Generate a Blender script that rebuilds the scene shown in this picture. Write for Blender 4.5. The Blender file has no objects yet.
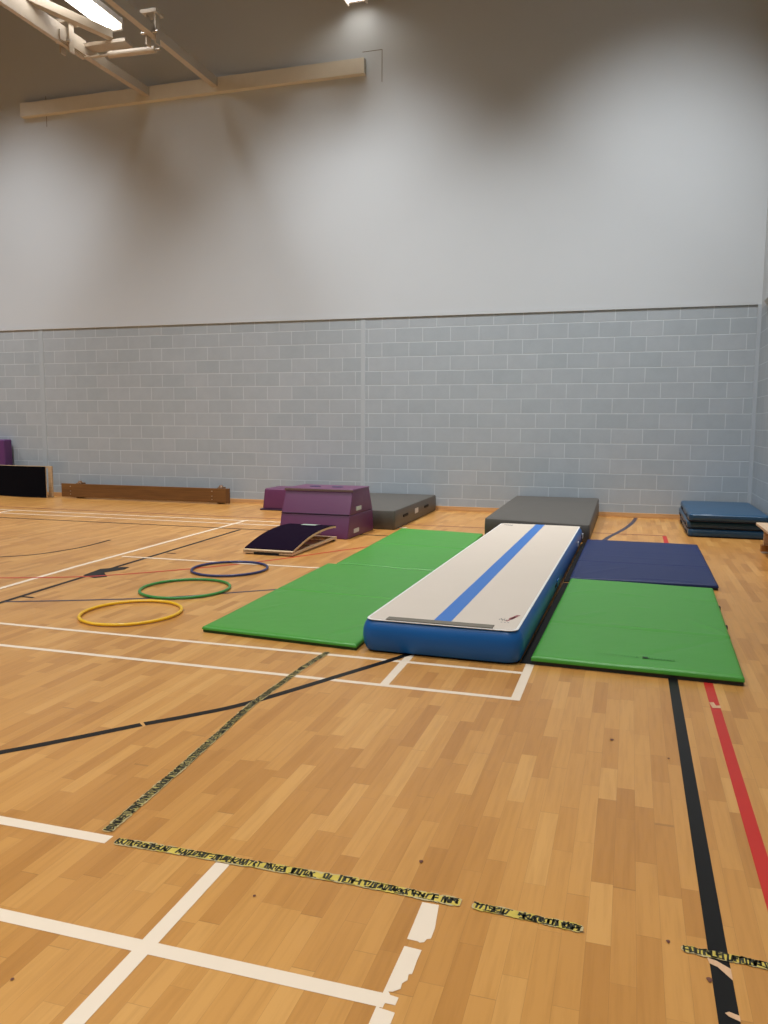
import bpy, bmesh, math, random
from mathutils import Vector, Matrix
random.seed(7)
C = bpy.context.scene.collection
S = bpy.context.scene

# ------------------------------------------------------------------ camera
YAW, PITCH, ROLL, CAM_H, FPX = math.radians(16.986), math.radians(6.251), math.radians(0.324), 1.372, 802.34
cam_d = bpy.data.cameras.new('camera'); cam = bpy.data.objects.new('camera', cam_d); C.objects.link(cam)
cam_d.sensor_fit = 'VERTICAL'; cam_d.sensor_height = 24.0; cam_d.lens = 24.0 * FPX / 1024.0
cam_d.clip_start = 0.05; cam_d.clip_end = 100
cy, sy, cp, sp = math.cos(YAW), math.sin(YAW), math.cos(PITCH), math.sin(PITCH)
fw = Vector((-sy*cp, cy*cp, -sp)); rt = Vector((cy, sy, 0)); up = rt.cross(fw)
r2 = rt*math.cos(ROLL) + up*math.sin(ROLL); u2 = up*math.cos(ROLL) - rt*math.sin(ROLL)
M = Matrix((r2, u2, -fw)).transposed().to_4x4(); M.translation = Vector((0, 0, CAM_H))
cam.matrix_world = M
S.camera = cam

# ------------------------------------------------------------------ world, lights, exposure
S.view_settings.view_transform = 'Standard'; S.view_settings.look = 'None'
S.view_settings.exposure = 0.0; S.view_settings.gamma = 1.0; S.view_settings.use_curve_mapping = False
w = bpy.data.worlds.new('world'); S.world = w; w.use_nodes = True
w.node_tree.nodes['Background'].inputs[0].default_value = (0.9, 0.92, 1.0, 1); w.node_tree.nodes['Background'].inputs[1].default_value = 0.1

def lamp(x, y, z, power, spread, sx=0.4, sy_=1.5, col=(0.97, 0.98, 1.0)):
    d = bpy.data.lights.new('ceiling_or_fill_light', 'AREA'); d.shape = 'RECTANGLE'; d.size = sx; d.size_y = sy_
    d.energy = power; d.spread = math.radians(spread); d.color = col
    o = bpy.data.objects.new('ceiling_or_fill_light', d); o.location = (x, y, z); C.objects.link(o); return o
for x, pw in ((0.2, 1.0), (-4.1, 1.12), (-7.4, 0.2), (-10.7, 0.93), (-15.5, 1.0)):  # the weakest one is an added unseen fill, lifting the dark left wall
    lamp(x, 9.5, 8.55, 134*pw, 92).rotation_euler = (math.radians(10), 0, 0)   # wall-washing row, tipped a little toward the back wall
for y, pw, spd in ((4.4, 92, 124), (-0.5, 142, 124), (-6.0, 70, 130)):
    for x in (-0.6, -5.0, -9.8, -14.8):
        lamp(x, y, 8.55, pw, spd)

# ------------------------------------------------------------------ materials
def mat(name, col, rough=0.6, spec=0.5, var=0.0, vscale=8.0, bump=0.0, bscale=60.0, coat=0.0, emis=None, metal=0.0, bdist=0.01):
    m = bpy.data.materials.new(name); m.use_nodes = True; nt = m.node_tree; N = nt.nodes; L = nt.links
    b = N['Principled BSDF']; b.inputs['Base Color'].default_value = (*col, 1); b.inputs['Roughness'].default_value = rough
    b.inputs['Specular IOR Level'].default_value = spec; b.inputs['Coat Weight'].default_value = coat; b.inputs['Metallic'].default_value = metal
    tc = N.new('ShaderNodeTexCoord')
    if var > 0:
        n = N.new('ShaderNodeTexNoise'); n.inputs['Scale'].default_value = vscale; n.inputs['Detail'].default_value = 4
        L.new(tc.outputs['Object'], n.inputs['Vector'])
        mx = N.new('ShaderNodeMix'); mx.data_type = 'RGBA'
        mx.inputs[6].default_value = (*[c*(1-var) for c in col], 1); mx.inputs[7].default_value = (*[min(1, c*(1+var)) for c in col], 1)
        L.new(n.outputs['Fac'], mx.inputs[0]); L.new(mx.outputs[2], b.inputs['Base Color'])
    if bump > 0:
        n2 = N.new('ShaderNodeTexNoise'); n2.inputs['Scale'].default_value = bscale; n2.inputs['Detail'].default_value = 3
        L.new(tc.outputs['Object'], n2.inputs['Vector'])
        bp = N.new('ShaderNodeBump'); bp.inputs['Strength'].default_value = bump; bp.inputs['Distance'].default_value = bdist
        L.new(n2.outputs['Fac'], bp.inputs['Height']); L.new(bp.outputs['Normal'], b.inputs['Normal'])
    if emis:
        b.inputs['Emission Color'].default_value = (*emis[:3], 1); b.inputs['Emission Strength'].default_value = emis[3]
    return m

def math_node(nt, op, a, b=None, clamp=False):
    n = nt.nodes.new('ShaderNodeMath'); n.operation = op; n.use_clamp = clamp
    for i, v in enumerate((a, b)):
        if v is None: continue
        if isinstance(v, (int, float)): n.inputs[i].default_value = v
        else: nt.links.new(v, n.inputs[i])
    return n.outputs[0]

def ramp(nt, fac, stops):
    r = nt.nodes.new('ShaderNodeValToRGB'); els = r.color_ramp.elements
    while len(els) < len(stops): els.new(0.5)
    for e, (p, c) in zip(els, stops): e.position = p; e.color = (*c, 1)
    nt.links.new(fac, r.inputs[0]); return r.outputs[0]

def mixc(nt, fac, a, b, mode='MIX'):
    n = nt.nodes.new('ShaderNodeMix'); n.data_type = 'RGBA'; n.blend_type = mode
    for i, v in ((0, fac), (6, a), (7, b)):
        if isinstance(v, (int, float)): n.inputs[i].default_value = v
        elif isinstance(v, tuple): n.inputs[i].default_value = (*v, 1)
        else: nt.links.new(v, n.inputs[i])
    return n.outputs[2]

def floor_material():
    m = bpy.data.materials.new('sprung_wood_floor'); m.use_nodes = True; nt = m.node_tree; N = nt.nodes; L = nt.links
    b = N['Principled BSDF']; tc = N.new('ShaderNodeTexCoord'); sx = N.new('ShaderNodeSeparateXYZ'); L.new(tc.outputs['Object'], sx.inputs[0])
    X, Y = sx.outputs[0], sx.outputs[1]
    u = math_node(nt, 'DIVIDE', X, 0.0645); row = math_node(nt, 'FLOOR', u); fu = math_node(nt, 'FRACT', u)
    wn = N.new('ShaderNodeTexWhiteNoise'); wn.noise_dimensions = '1D'; L.new(row, wn.inputs['W'])
    v = math_node(nt, 'ADD', math_node(nt, 'DIVIDE', Y, 0.42), math_node(nt, 'MULTIPLY', wn.outputs['Value'], 17.0))
    # uneven strip lengths
    wob = N.new('ShaderNodeTexNoise'); wob.noise_dimensions = '1D'; wob.inputs['Scale'].default_value = 0.9; wob.inputs['Detail'].default_value = 0
    L.new(math_node(nt, 'ADD', v, math_node(nt, 'MULTIPLY', row, 3.7)), wob.inputs['W'])
    v = math_node(nt, 'ADD', v, math_node(nt, 'MULTIPLY', wob.outputs['Fac'], 0.9))
    cell = math_node(nt, 'FLOOR', v); fv = math_node(nt, 'FRACT', v)
    cv = N.new('ShaderNodeCombineXYZ'); L.new(row, cv.inputs[0]); L.new(cell, cv.inputs[1])
    w2 = N.new('ShaderNodeTexWhiteNoise'); w2.noise_dimensions = '2D'; L.new(cv.outputs[0], w2.inputs['Vector'])
    base = ramp(nt, w2.outputs['Value'], [(0.0, FL[0]), (0.25, FL[1]), (0.55, FL[2]), (0.85, FL[3]), (1.0, FL[4])])
    mp = N.new('ShaderNodeMapping'); mp.inputs['Scale'].default_value = (55, 3.0, 1); L.new(tc.outputs['Object'], mp.inputs[0])
    ad = N.new('ShaderNodeVectorMath'); ad.operation = 'ADD'; L.new(mp.outputs[0], ad.inputs[0]); L.new(w2.outputs['Color'], ad.inputs[1])
    g = N.new('ShaderNodeTexNoise'); g.inputs['Scale'].default_value = 1.0; g.inputs['Detail'].default_value = 5; g.inputs['Roughness'].default_value = 0.6; L.new(ad.outputs[0], g.inputs['Vector'])
    gr = ramp(nt, g.outputs['Fac'], [(0.25, (0.86, 0.84, 0.80)), (0.55, (1, 1, 1)), (0.8, (1.0, 1.0, 1.0))])
    col = mixc(nt, 1.0, base, gr, 'MULTIPLY')
    # large soft wear
    wr = N.new('ShaderNodeTexNoise'); wr.inputs['Scale'].default_value = 0.7; wr.inputs['Detail'].default_value = 4; L.new(tc.outputs['Object'], wr.inputs['Vector'])
    col = mixc(nt, 1.0, col, ramp(nt, wr.outputs['Fac'], [(0.3, (0.93, 0.92, 0.92)), (0.7, (1.0, 1.0, 1.0))]), 'MULTIPLY')
    # joints
    eu = math_node(nt, 'MINIMUM', fu, math_node(nt, 'SUBTRACT', 1.0, fu)); ev = math_node(nt, 'MINIMUM', fv, math_node(nt, 'SUBTRACT', 1.0, fv))
    ju = math_node(nt, 'LESS_THAN', eu, 0.008); jv = math_node(nt, 'LESS_THAN', ev, 0.0022)
    j = math_node(nt, 'MAXIMUM', ju, jv)
    col = mixc(nt, math_node(nt, 'MULTIPLY', j, 0.35), col, (0.16, 0.075, 0.03))
    L.new(col, b.inputs['Base Color'])
    b.inputs['Roughness'].default_value = 0.33; b.inputs['Specular IOR Level'].default_value = 0.45
    rr = N.new('ShaderNodeMapRange'); rr.inputs[3].default_value = 0.24; rr.inputs[4].default_value = 0.38; L.new(wr.outputs['Fac'], rr.inputs[0]); L.new(rr.outputs[0], b.inputs['Roughness'])
    bp = N.new('ShaderNodeBump'); bp.inputs['Strength'].default_value = 0.12; bp.inputs['Distance'].default_value = 0.002
    L.new(math_node(nt, 'SUBTRACT', g.outputs['Fac'], j), bp.inputs['Height']); L.new(bp.outputs['Normal'], b.inputs['Normal'])
    return m
FL = [(0.47, 0.215, 0.050), (0.53, 0.252, 0.062), (0.57, 0.280, 0.071), (0.60, 0.302, 0.080), (0.65, 0.345, 0.100)]

def block_material(name, axis, du, dz, c1, c2, mortar):
    m = bpy.data.materials.new(name); m.use_nodes = True; nt = m.node_tree; N = nt.nodes; L = nt.links
    b = N['Principled BSDF']; tc = N.new('ShaderNodeTexCoord'); sx = N.new('ShaderNodeSeparateXYZ'); L.new(tc.outputs['Object'], sx.inputs[0])
    cb = N.new('ShaderNodeCombineXYZ'); L.new(math_node(nt, 'ADD', sx.outputs[axis], du), cb.inputs[0]); L.new(math_node(nt, 'ADD', sx.outputs[2], dz), cb.inputs[1])
    br = N.new('ShaderNodeTexBrick'); br.offset = 0.5; br.offset_frequency = 2; br.squash = 1.0
    br.inputs['Scale'].default_value = 1.0; br.inputs['Brick Width'].default_value = 0.45; br.inputs['Row Height'].default_value = 0.225
    br.inputs['Mortar Size'].default_value = 0.007; br.inputs['Mortar Smooth'].default_value = 0.35; br.inputs['Bias'].default_value = 0.0
    br.inputs['Color1'].default_value = (*c1, 1); br.inputs['Color2'].default_value = (*c2, 1); br.inputs['Mortar'].default_value = (*mortar, 1)
    L.new(cb.outputs[0], br.inputs['Vector'])
    n = N.new('ShaderNodeTexNoise'); n.inputs['Scale'].default_value = 5; n.inputs['Detail'].default_value = 6; n.inputs['Roughness'].default_value = 0.65; L.new(tc.outputs['Object'], n.inputs['Vector'])
    col = mixc(nt, 1.0, br.outputs['Color'], ramp(nt, n.outputs['Fac'], [(0.3, (0.92, 0.92, 0.93)), (0.7, (1, 1, 1))]), 'MULTIPLY')
    L.new(col, b.inputs['Base Color']); b.inputs['Roughness'].default_value = 0.5
    n2 = N.new('ShaderNodeTexNoise'); n2.inputs['Scale'].default_value = 90; n2.inputs['Detail'].default_value = 3; L.new(tc.outputs['Object'], n2.inputs['Vector'])
    h = math_node(nt, 'SUBTRACT', math_node(nt, 'MULTIPLY', n2.outputs['Fac'], 0.25), math_node(nt, 'MULTIPLY', br.outputs['Fac'], 0.9))
    bp = N.new('ShaderNodeBump'); bp.inputs['Strength'].default_value = 0.5; bp.inputs['Distance'].default_value = 0.004
    L.new(h, bp.inputs['Height']); L.new(bp.outputs['Normal'], b.inputs['Normal'])
    return m

def wood_material(name, c1, c2, axis=0, rough=0.45, scale=14.0):
    m = bpy.data.materials.new(name); m.use_nodes = True; nt = m.node_tree; N = nt.nodes; L = nt.links
    b = N['Principled BSDF']; tc = N.new('ShaderNodeTexCoord'); mp = N.new('ShaderNodeMapping')
    s = [scale*3]*3; s[axis] = scale*0.12; mp.inputs['Scale'].default_value = s; L.new(tc.outputs['Object'], mp.inputs[0])
    n = N.new('ShaderNodeTexNoise'); n.inputs['Scale'].default_value = 1; n.inputs['Detail'].default_value = 6; n.inputs['Distortion'].default_value = 0.4; L.new(mp.outputs[0], n.inputs['Vector'])
    L.new(ramp(nt, n.outputs['Fac'], [(0.3, c1), (0.7, c2)]), b.inputs['Base Color']); b.inputs['Roughness'].default_value = rough
    return m

M_FLOOR = floor_material()
M_BLOCK = block_material('painted_blockwork', 0, 0.055, 0.252, (0.365, 0.420, 0.455), (0.405, 0.455, 0.490), (0.52, 0.58, 0.61))
M_BLOCK_R = block_material('painted_blockwork_side', 1, 0.10, 0.252, (0.365, 0.420, 0.455), (0.405, 0.455, 0.490), (0.52, 0.58, 0.61))
M_UPPER = mat('upper_wall_paint', (0.535, 0.575, 0.60), 0.75, 0.3, var=0.025, vscale=0.8, bump=0.05, bscale=25)
M_CEIL = mat('ceiling_paint', (0.12, 0.12, 0.125), 0.9, 0.1, var=0.04)
M_STRIP = mat('joint_strip_paint', (0.44, 0.49, 0.52), 0.6, 0.3, var=0.03)
M_SKIRT = wood_material('skirting_wood', (0.50, 0.27, 0.11), (0.66, 0.39, 0.17), 0)
M_WHITE = mat('white_court_paint', (0.79, 0.66, 0.50), 0.4, 0.4, var=0.03, vscale=14)
M_BLACK = mat('black_court_paint', (0.008, 0.0075, 0.007), 0.42, 0.22, var=0.2, vscale=10)
M_RED = mat('red_court_paint', (0.50, 0.028, 0.020), 0.4, 0.3, var=0.08, vscale=9)
M_NAVY = mat('navy_court_paint', (0.03, 0.03, 0.06), 0.35, 0.5)
M_SCUFF = mat('scuff_mark', (0.14, 0.05, 0.03), 0.5)
M_GREEN = mat('green_vinyl', (0.058, 0.29, 0.032), 0.36, 0.45, var=0.05, vscale=3, bump=0.2, bscale=9, bdist=0.01)
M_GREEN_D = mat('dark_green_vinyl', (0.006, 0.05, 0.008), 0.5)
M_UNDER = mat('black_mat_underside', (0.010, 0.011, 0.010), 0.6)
M_NAVYV = mat('navy_vinyl', (0.012, 0.023, 0.088), 0.46, 0.28, var=0.05, vscale=3, bump=0.12, bscale=9, bdist=0.01)
M_TBLUE = mat('air_track_blue_vinyl', (0.006, 0.095, 0.31), 0.38, 0.35, bump=0.05, bscale=7)
M_TSTRIPE = mat('air_track_stripe_blue', (0.035, 0.165, 0.50), 0.4, 0.4)
M_TTOP = mat('air_track_cream_vinyl', (0.625, 0.545, 0.45), 0.5, 0.35, var=0.02, vscale=4, bump=0.03, bscale=200)
M_TEDGE = mat('air_track_white_seam', (0.80, 0.78, 0.74), 0.4)
M_PAD = mat('grey_velcro', (0.20, 0.18, 0.145), 0.9, 0.1, var=0.1, vscale=60)
M_LOGO_R = mat('maroon_print', (0.30, 0.09, 0.09), 0.5)
M_LOGO_G = mat('grey_print', (0.19, 0.17, 0.16), 0.5)
M_GREY = mat('grey_vinyl', (0.088, 0.080, 0.068), 0.48, 0.35, var=0.05, vscale=3, bump=0.12, bscale=8)
M_GREY2 = mat('grey_vinyl_side', (0.125, 0.118, 0.105), 0.45, 0.4)
M_STRAP = mat('black_webbing', (0.012, 0.012, 0.012), 0.7, 0.2, bump=0.2, bscale=200)
M_LABEL = mat('white_label', (0.55, 0.53, 0.50), 0.5)
M_PURPLE = mat('purple_vinyl', (0.118, 0.030, 0.088), 0.4, 0.5, var=0.07, vscale=3, bump=0.15, bscale=9)
M_PURPLE_T = mat('purple_vinyl_brown_piping', (0.17, 0.11, 0.10), 0.5)
M_PURPLE_D = mat('dark_purple_vinyl', (0.035, 0.012, 0.04), 0.5)
M_CARPET = mat('black_plum_carpet', (0.0085, 0.0035, 0.012), 0.95, 0.05, bump=0.3, bscale=300)
M_CARPET_B = mat('black_carpet', (0.004, 0.004, 0.006), 0.95, 0.05, bump=0.3, bscale=300)
M_PLY = wood_material('pale_plywood', (0.48, 0.33, 0.18), (0.62, 0.45, 0.27), 1)
M_GLABEL = mat('pale_green_label', (0.35, 0.45, 0.36), 0.5)
M_OAK = wood_material('brown_bench_wood', (0.115, 0.048, 0.012), (0.20, 0.09, 0.024), 0)
M_PINE = wood_material('light_bench_wood', (0.58, 0.40, 0.24), (0.72, 0.52, 0.34), 1)
M_ORANGEW = wood_material('orange_bench_foot_wood', (0.26, 0.10, 0.02), (0.42, 0.19, 0.05), 2)
M_SBLUE = mat('blue_soft_mat_vinyl', (0.016, 0.066, 0.135), 0.36, 0.45, var=0.06, vscale=3, bump=0.2, bscale=7)
M_SBLUE_D = mat('dark_blue_mesh_edge', (0.004, 0.006, 0.016), 0.6)
M_HY = mat('yellow_plastic', (0.80, 0.47, 0.015), 0.3)
M_HG = mat('green_plastic', (0.035, 0.24, 0.05), 0.3)
M_HB = mat('navy_plastic', (0.02, 0.03, 0.12), 0.3)
M_CREAM = mat('cream_painted_steel', (0.52, 0.45, 0.36), 0.45, 0.5, var=0.04)
M_BEAM = mat('cream_painted_timber', (0.64, 0.60, 0.50), 0.6, 0.4, var=0.05)
M_STEEL = mat('bright_bolt_steel', (0.6, 0.58, 0.55), 0.35, 0.5, metal=1.0)
M_LAMPH = mat('white_lamp_housing', (0.78, 0.74, 0.68), 0.4, 0.5)
M_GLOW = mat('glowing_tubes', (0.9, 0.9, 0.9), 0.5, 0.3, emis=(1.0, 0.97, 0.93, 6.0))
M_TAPE_Y = mat('yellow_tape', (0.55, 0.42, 0.07), 0.45, 0.4, var=0.45, vscale=25)
M_TAPE_O = mat('worn_olive_tape', (0.36, 0.29, 0.09), 0.5, 0.4, var=0.3, vscale=35)
M_TAPE_W = mat('worn_tape_residue', (0.50, 0.40, 0.20), 0.5, 0.3, var=0.1, vscale=30)
M_TAPE_K = mat('black_tape_print', (0.035, 0.033, 0.015), 0.5)

# ------------------------------------------------------------------ helpers
def obj(name, bm, m, parent=None, smooth=False, normals=True):
    if normals: bmesh.ops.recalc_face_normals(bm, faces=bm.faces)
    me = bpy.data.meshes.new(name); bm.to_mesh(me); bm.free()
    for mm in (m if isinstance(m, (list, tuple)) else [m]): me.materials.append(mm)
    if smooth:
        for p in me.polygons: p.use_smooth = True
        try: me.set_sharp_from_angle(angle=math.radians(38))
        except Exception: pass
    o = bpy.data.objects.new(name, me); C.objects.link(o)
    if parent: o.parent = parent
    return o
def empty(name, label, cat, loc=(0, 0, 0), rz=0.0, group=None):
    o = bpy.data.objects.new(name, None); C.objects.link(o); o.location = loc; o.rotation_euler = (0, 0, rz)
    o.empty_display_size = 0.1; o['label'] = label; o['category'] = cat
    if group: o['group'] = group
    return o
def tag(o, label, cat, group=None):
    o['label'] = label; o['category'] = cat
    if group: o['group'] = group
    return o
def struct(o, label=None):
    o['kind'] = 'structure'
    if label: o['label'] = label
    return o
def bx(bm, x0, x1, y0, y1, z0, z1, bev=0.0, mi=0, mtx=None):
    t = bmesh.new(); bmesh.ops.create_cube(t, size=1)
    bmesh.ops.scale(t, vec=(abs(x1-x0), abs(y1-y0), abs(z1-z0)), verts=t.verts); bmesh.ops.translate(t, vec=((x0+x1)/2, (y0+y1)/2, (z0+z1)/2), verts=t.verts)
    if bev > 0: bmesh.ops.bevel(t, geom=list(t.edges), offset=bev, segments=2, profile=0.6, affect='EDGES')
    if mtx is not None: bmesh.ops.transform(t, matrix=mtx, verts=t.verts)
    for f in t.faces: f.material_index = mi
    merge(bm, t); return bm
def merge(bm, t):
    me = bpy.data.meshes.new('tmp'); t.to_mesh(me); t.free(); bm.from_mesh(me); bpy.data.meshes.remove(me)
def box(*a, **k): return bx(bmesh.new(), *a, **k)
def bar(bm, a, b, wx, wz, bev=0.004, mi=0):
    """rectangular bar from a to b, width wx (horizontal) and height wz"""
    a, b = Vector(a), Vector(b); d = (b-a); ln = d.length; d.normalize()
    s = d.cross(Vector((0, 0, 1)));
    if s.length < 1e-4: s = Vector((1, 0, 0))
    s.normalize(); n = s.cross(d)
    m = Matrix((s, d, n)).transposed().to_4x4(); m.translation = (a+b)/2
    return bx(bm, -wx/2, wx/2, -ln/2, ln/2, -wz/2, wz/2, bev=bev, mi=mi, mtx=m)
def cyl(bm, a, b, r, seg=16, r2=None):
    a, b = Vector(a), Vector(b); d = b-a; ln = d.length
    t = bmesh.new(); bmesh.ops.create_cone(t, cap_ends=True, segments=seg, radius1=r, radius2=r if r2 is None else r2, depth=ln)
    q = Vector((0, 0, 1)).rotation_difference(d.normalized()).to_matrix().to_4x4(); q.translation = (a+b)/2
    bmesh.ops.transform(t, matrix=q, verts=t.verts); merge(bm, t); return bm
def rrect(w_, l_, r, n=6):
    pts = []
    for cx, cy_, a0 in ((w_/2-r, l_/2-r, 0), (-w_/2+r, l_/2-r, 90), (-w_/2+r, -l_/2+r, 180), (w_/2-r, -l_/2+r, 270)):
        for i in range(n+1):
            a = math.radians(a0+90*i/n); pts.append((cx+r*math.cos(a), cy_+r*math.sin(a)))
    return pts
def densify(pts, step=0.12):
    out = []
    for i, p in enumerate(pts):
        q = pts[(i+1) % len(pts)]; d = math.dist(p, q); k = max(1, int(d/step))
        for j in range(k): out.append((p[0]+(q[0]-p[0])*j/k, p[1]+(q[1]-p[1])*j/k))
    return out
def loft(w_, l_, prof, r=0.05, n=6, wob=0.0, seed=0, cap=True):
    """stack of rounded rectangles; prof = [(inset, z), ...] from bottom up"""
    bm = bmesh.new(); rings = []; rnd = random.Random(seed); ph = [rnd.uniform(0, 6.28) for _ in range(4)]
    for ins, z in prof:
        pts = densify(rrect(w_-2*ins, l_-2*ins, max(0.002, r-ins*0.6), n), 0.15) if False else rrect(w_-2*ins, l_-2*ins, max(0.002, r-ins*0.6), n)
        # add mid points on the long sides with the same count for each ring
        pp = []
        for i, p in enumerate(pts):
            q = pts[(i+1) % len(pts)]
            pp.append(p)
            if (i+1) % (n+1) == 0:
                for j in range(1, 13): pp.append((p[0]+(q[0]-p[0])*j/13, p[1]+(q[1]-p[1])*j/13))
        ring = []
        for (x, y) in pp:
            k = 0
            if wob: k = wob*(math.sin(x*7+ph[0]+z*25)+math.sin(y*9+ph[1]+z*31))*0.5
            ring.append(bm.verts.new((x*(1+k), y*(1+k*0.5), z)))
        rings.append(ring)
    for a, b in zip(rings, rings[1:]):
        for i in range(len(a)):
            bm.faces.new((a[i], a[(i+1) % len(a)], b[(i+1) % len(b)], b[i]))
    if cap: bm.faces.new(rings[-1]); bm.faces.new(list(reversed(rings[0])))
    return bm
def strip(pts, wd, z=0.0012, th=0.0, bm=None):
    """flat ribbon along a floor polyline"""
    bm = bm or bmesh.new(); V = []
    n = len(pts)
    for i, p in enumerate(pts):
        a = Vector(pts[max(0, i-1)]); b = Vector(pts[min(n-1, i+1)]); d = (b-a).normalized(); s = Vector((-d.y, d.x))*wd/2
        V.append((bm.verts.new((p[0]+s.x, p[1]+s.y, z)), bm.verts.new((p[0]-s.x, p[1]-s.y, z))))
    for (a, b), (c, d) in zip(V, V[1:]): bm.faces.new((a, b, d, c))
    return bm
def spline(pts, k=6):
    out = []; n = len(pts)
    for i in range(n-1):
        p0, p1, p2, p3 = [Vector(pts[max(0, min(n-1, j))]) for j in (i-1, i, i+1, i+2)]
        for j in range(k):
            t = j/k; out.append(tuple(0.5*((2*p1)+(p2-p0)*t+(2*p0-5*p1+4*p2-p3)*t*t+(3*p1-p0-3*p2+p3)*t**3)))
    out.append(tuple(pts[-1])); return out
def poly(pts, z=0.0012, bm=None):
    bm = bm or bmesh.new(); bm.faces.new([bm.verts.new((x, y, z)) for x, y in pts]); return bm

# ------------------------------------------------------------------ the hall
XR, YB, XL, YF, ZC = 1.69, 12.542, -20.0, -13.0, 9.0
ZL = 3.07      # where blockwork ends and the smooth upper wall starts
floor = struct(obj('floor', box(XL-.2, XR+.2, YF-.2, YB+.2, -0.2, 0), M_FLOOR))
wb = struct(obj('wall_back', box(XL-.2, XR+.2, YB, YB+.2, 0, ZL), M_BLOCK))
obj('upper_panel', box(XL-.2, XR+.2, YB-0.012, YB+.2, ZL, ZC), M_UPPER, wb)
obj('lower_bead', box(XL-.2, XR, YB-0.018, YB-0.012, ZL-0.002, ZL+0.055), M_UPPER, wb)
wr = struct(obj('wall_right', box(XR, XR+.2, YF, YB, 0, ZL-0.06), M_BLOCK_R))
obj('upper_panel', box(XR-0.001, XR+.2, YF, YB, ZL-0.06, ZC), M_UPPER, wr)
bm = bmesh.new()
p0 = [(XR, ZL-0.11), (XR-0.05, ZL-0.03), (XR-0.05, ZL+0.03), (XR, ZL+0.03)]
for (x, z) in p0: bm.verts.new((x, YF, z)); bm.verts.new((x, YB-0.55, z))
bm.verts.ensure_lookup_table()
for i in range(4):
    j = (i+1) % 4; bm.faces.new((bm.verts[2*i], bm.verts[2*i+1], bm.verts[2*j+1], bm.verts[2*j]))
bm.faces.new([bm.verts[2*i] for i in range(4)]); bm.faces.new([bm.verts[2*i+1] for i in range(4)])
obj('ledge', bm, M_UPPER, wr)
struct(obj('wall_left', box(XL-.2, XL, YF, YB, 0, ZC), M_UPPER))
struct(obj('wall_front', box(XL-.2, XR+.2, YF-.2, YF, 0, ZC), M_UPPER))
struct(obj('ceiling', box(XL-.2, XR+.2, YF-.2, YB+.2, ZC, ZC+.2), M_CEIL))
struct(obj('trim_1', box(-4.235, -4.165, YB-0.006, YB, 0.07, ZL-0.005), M_STRIP))
struct(obj('trim_2', box(-10.52, -10.42, YB-0.006, YB, 0.07, ZL-0.005), mat('faint_joint_paint', (0.40, 0.455, 0.49), 0.6, 0.3)))
struct(obj('trim_3', box(XR-0.05, XR, YB-0.03, YB, 0.07, ZL-0.005), mat('corner_strip_paint', (0.42, 0.47, 0.51), 0.6, 0.3)))
struct(obj('baseboard_back', box(XL, XR, YB-0.02, YB, 0, 0.07, bev=0.003), M_SKIRT))
struct(obj('baseboard_right', box(XR-0.02, XR, YF, YB-0.02, 0, 0.07, bev=0.003), M_SKIRT))
# patched rectangles left and right of the wall beam
bm = bmesh.new()
for (x0, x1, z0, z1) in ((-3.905, -3.895, 6.66, 7.14), (-4.22, -3.905, 7.13, 7.14), (-10.15, -10.14, 6.6, 6.8), (-10.15, -10.14, 7.03, 7.12)):
    bx(bm, x0, x1, YB-0.014, YB-0.0115, z0, z1)
obj('patch_seam', bm, M_PAD, wb)

# court lines (thin paint, children of the floor)
LN = [0]
def line(bm, m, lab):
    LN[0] += 1; bmesh.ops.translate(bm, vec=(0, 0, LN[0]*0.00004), verts=bm.verts)
    o = obj('court_line', bm, m, floor); o['label'] = lab; return o
Z1, Z2, Z3 = 0.0003, 0.0005, 0.0006
LW = 0.048
line(strip([(XL, 4.40), (-0.505+LW/2, 4.375)], LW*0.8, Z3), M_WHITE, 'white line across the floor just in front of the air track')
line(strip([(XL, 3.965), (-0.505+LW/2, 3.935)], LW*0.8, Z3), M_WHITE, 'second white line in front of the air track')
line(strip([(XL, 2.145), (-1.60, 2.145)], LW, Z3), M_WHITE, 'white line ending at the yellow tape')
line(strip([(XL, 1.71), (-0.51, 1.706)], LW, Z3), M_WHITE, 'white line nearest the camera')
line(strip([(-1.20, 3.93), (-1.21, 4.56)], LW, Z3), M_WHITE, 'short white line running under the air track')
line(strip([(-0.505, 3.915), (-0.505, 4.6)], LW, Z3), M_WHITE, 'short white line beside the air track corner')
line(strip([(-1.172, 2.13), (-1.172, -4)], LW, Z3), M_WHITE, 'white line crossing the nearest white line')
# chipped line under the tape
cx = -0.5
bm = bmesh.new()
poly([(-0.525, 2.12), (-0.476, 2.12), (-0.462, 2.01), (-0.462, 1.965), (-0.472, 1.96), (-0.476, 1.945), (-0.487, 1.94), (-0.492, 1.944), (-0.523, 1.945)], Z3, bm)
poly([(-0.522, 1.915), (-0.474, 1.912), (-0.475, 1.87), (-0.474, 1.815), (-0.482, 1.812), (-0.479, 1.79), (-0.489, 1.775), (-0.487, 1.755), (-0.503, 1.74), (-0.513, 1.738), (-0.505, 1.728), (-0.483, 1.725), (-0.484, 1.698), (-0.508, 1.698), (-0.517, 1.688), (-0.525, 1.70)], Z3+0.0002, bm)
poly([(-0.53, 1.735), (-0.518, 1.68), (-0.478, 1.675), (-0.478, -3), (-0.526, -3), (-0.526, 1.69)], Z3-0.0002, bm)
line(bm, M_WHITE, 'chipped white line below the tape')
line(strip([(0.269, 7.2), (0.269, -6)], 0.049, Z2), M_BLACK, 'black line running down past the green mat')
line(strip([(0.447, 7.2), (0.447, 2.0), (0.447, -6)], 0.047, Z2), M_RED, 'red line running down past the green mat')
bm = bmesh.new()
poly([(0.2935, 2.075), (0.262, 2.098), (0.240, 2.104), (0.2435, 2.082), (0.262, 2.073), (0.2935, 2.03)], Z2+0.0018, bm)
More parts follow.
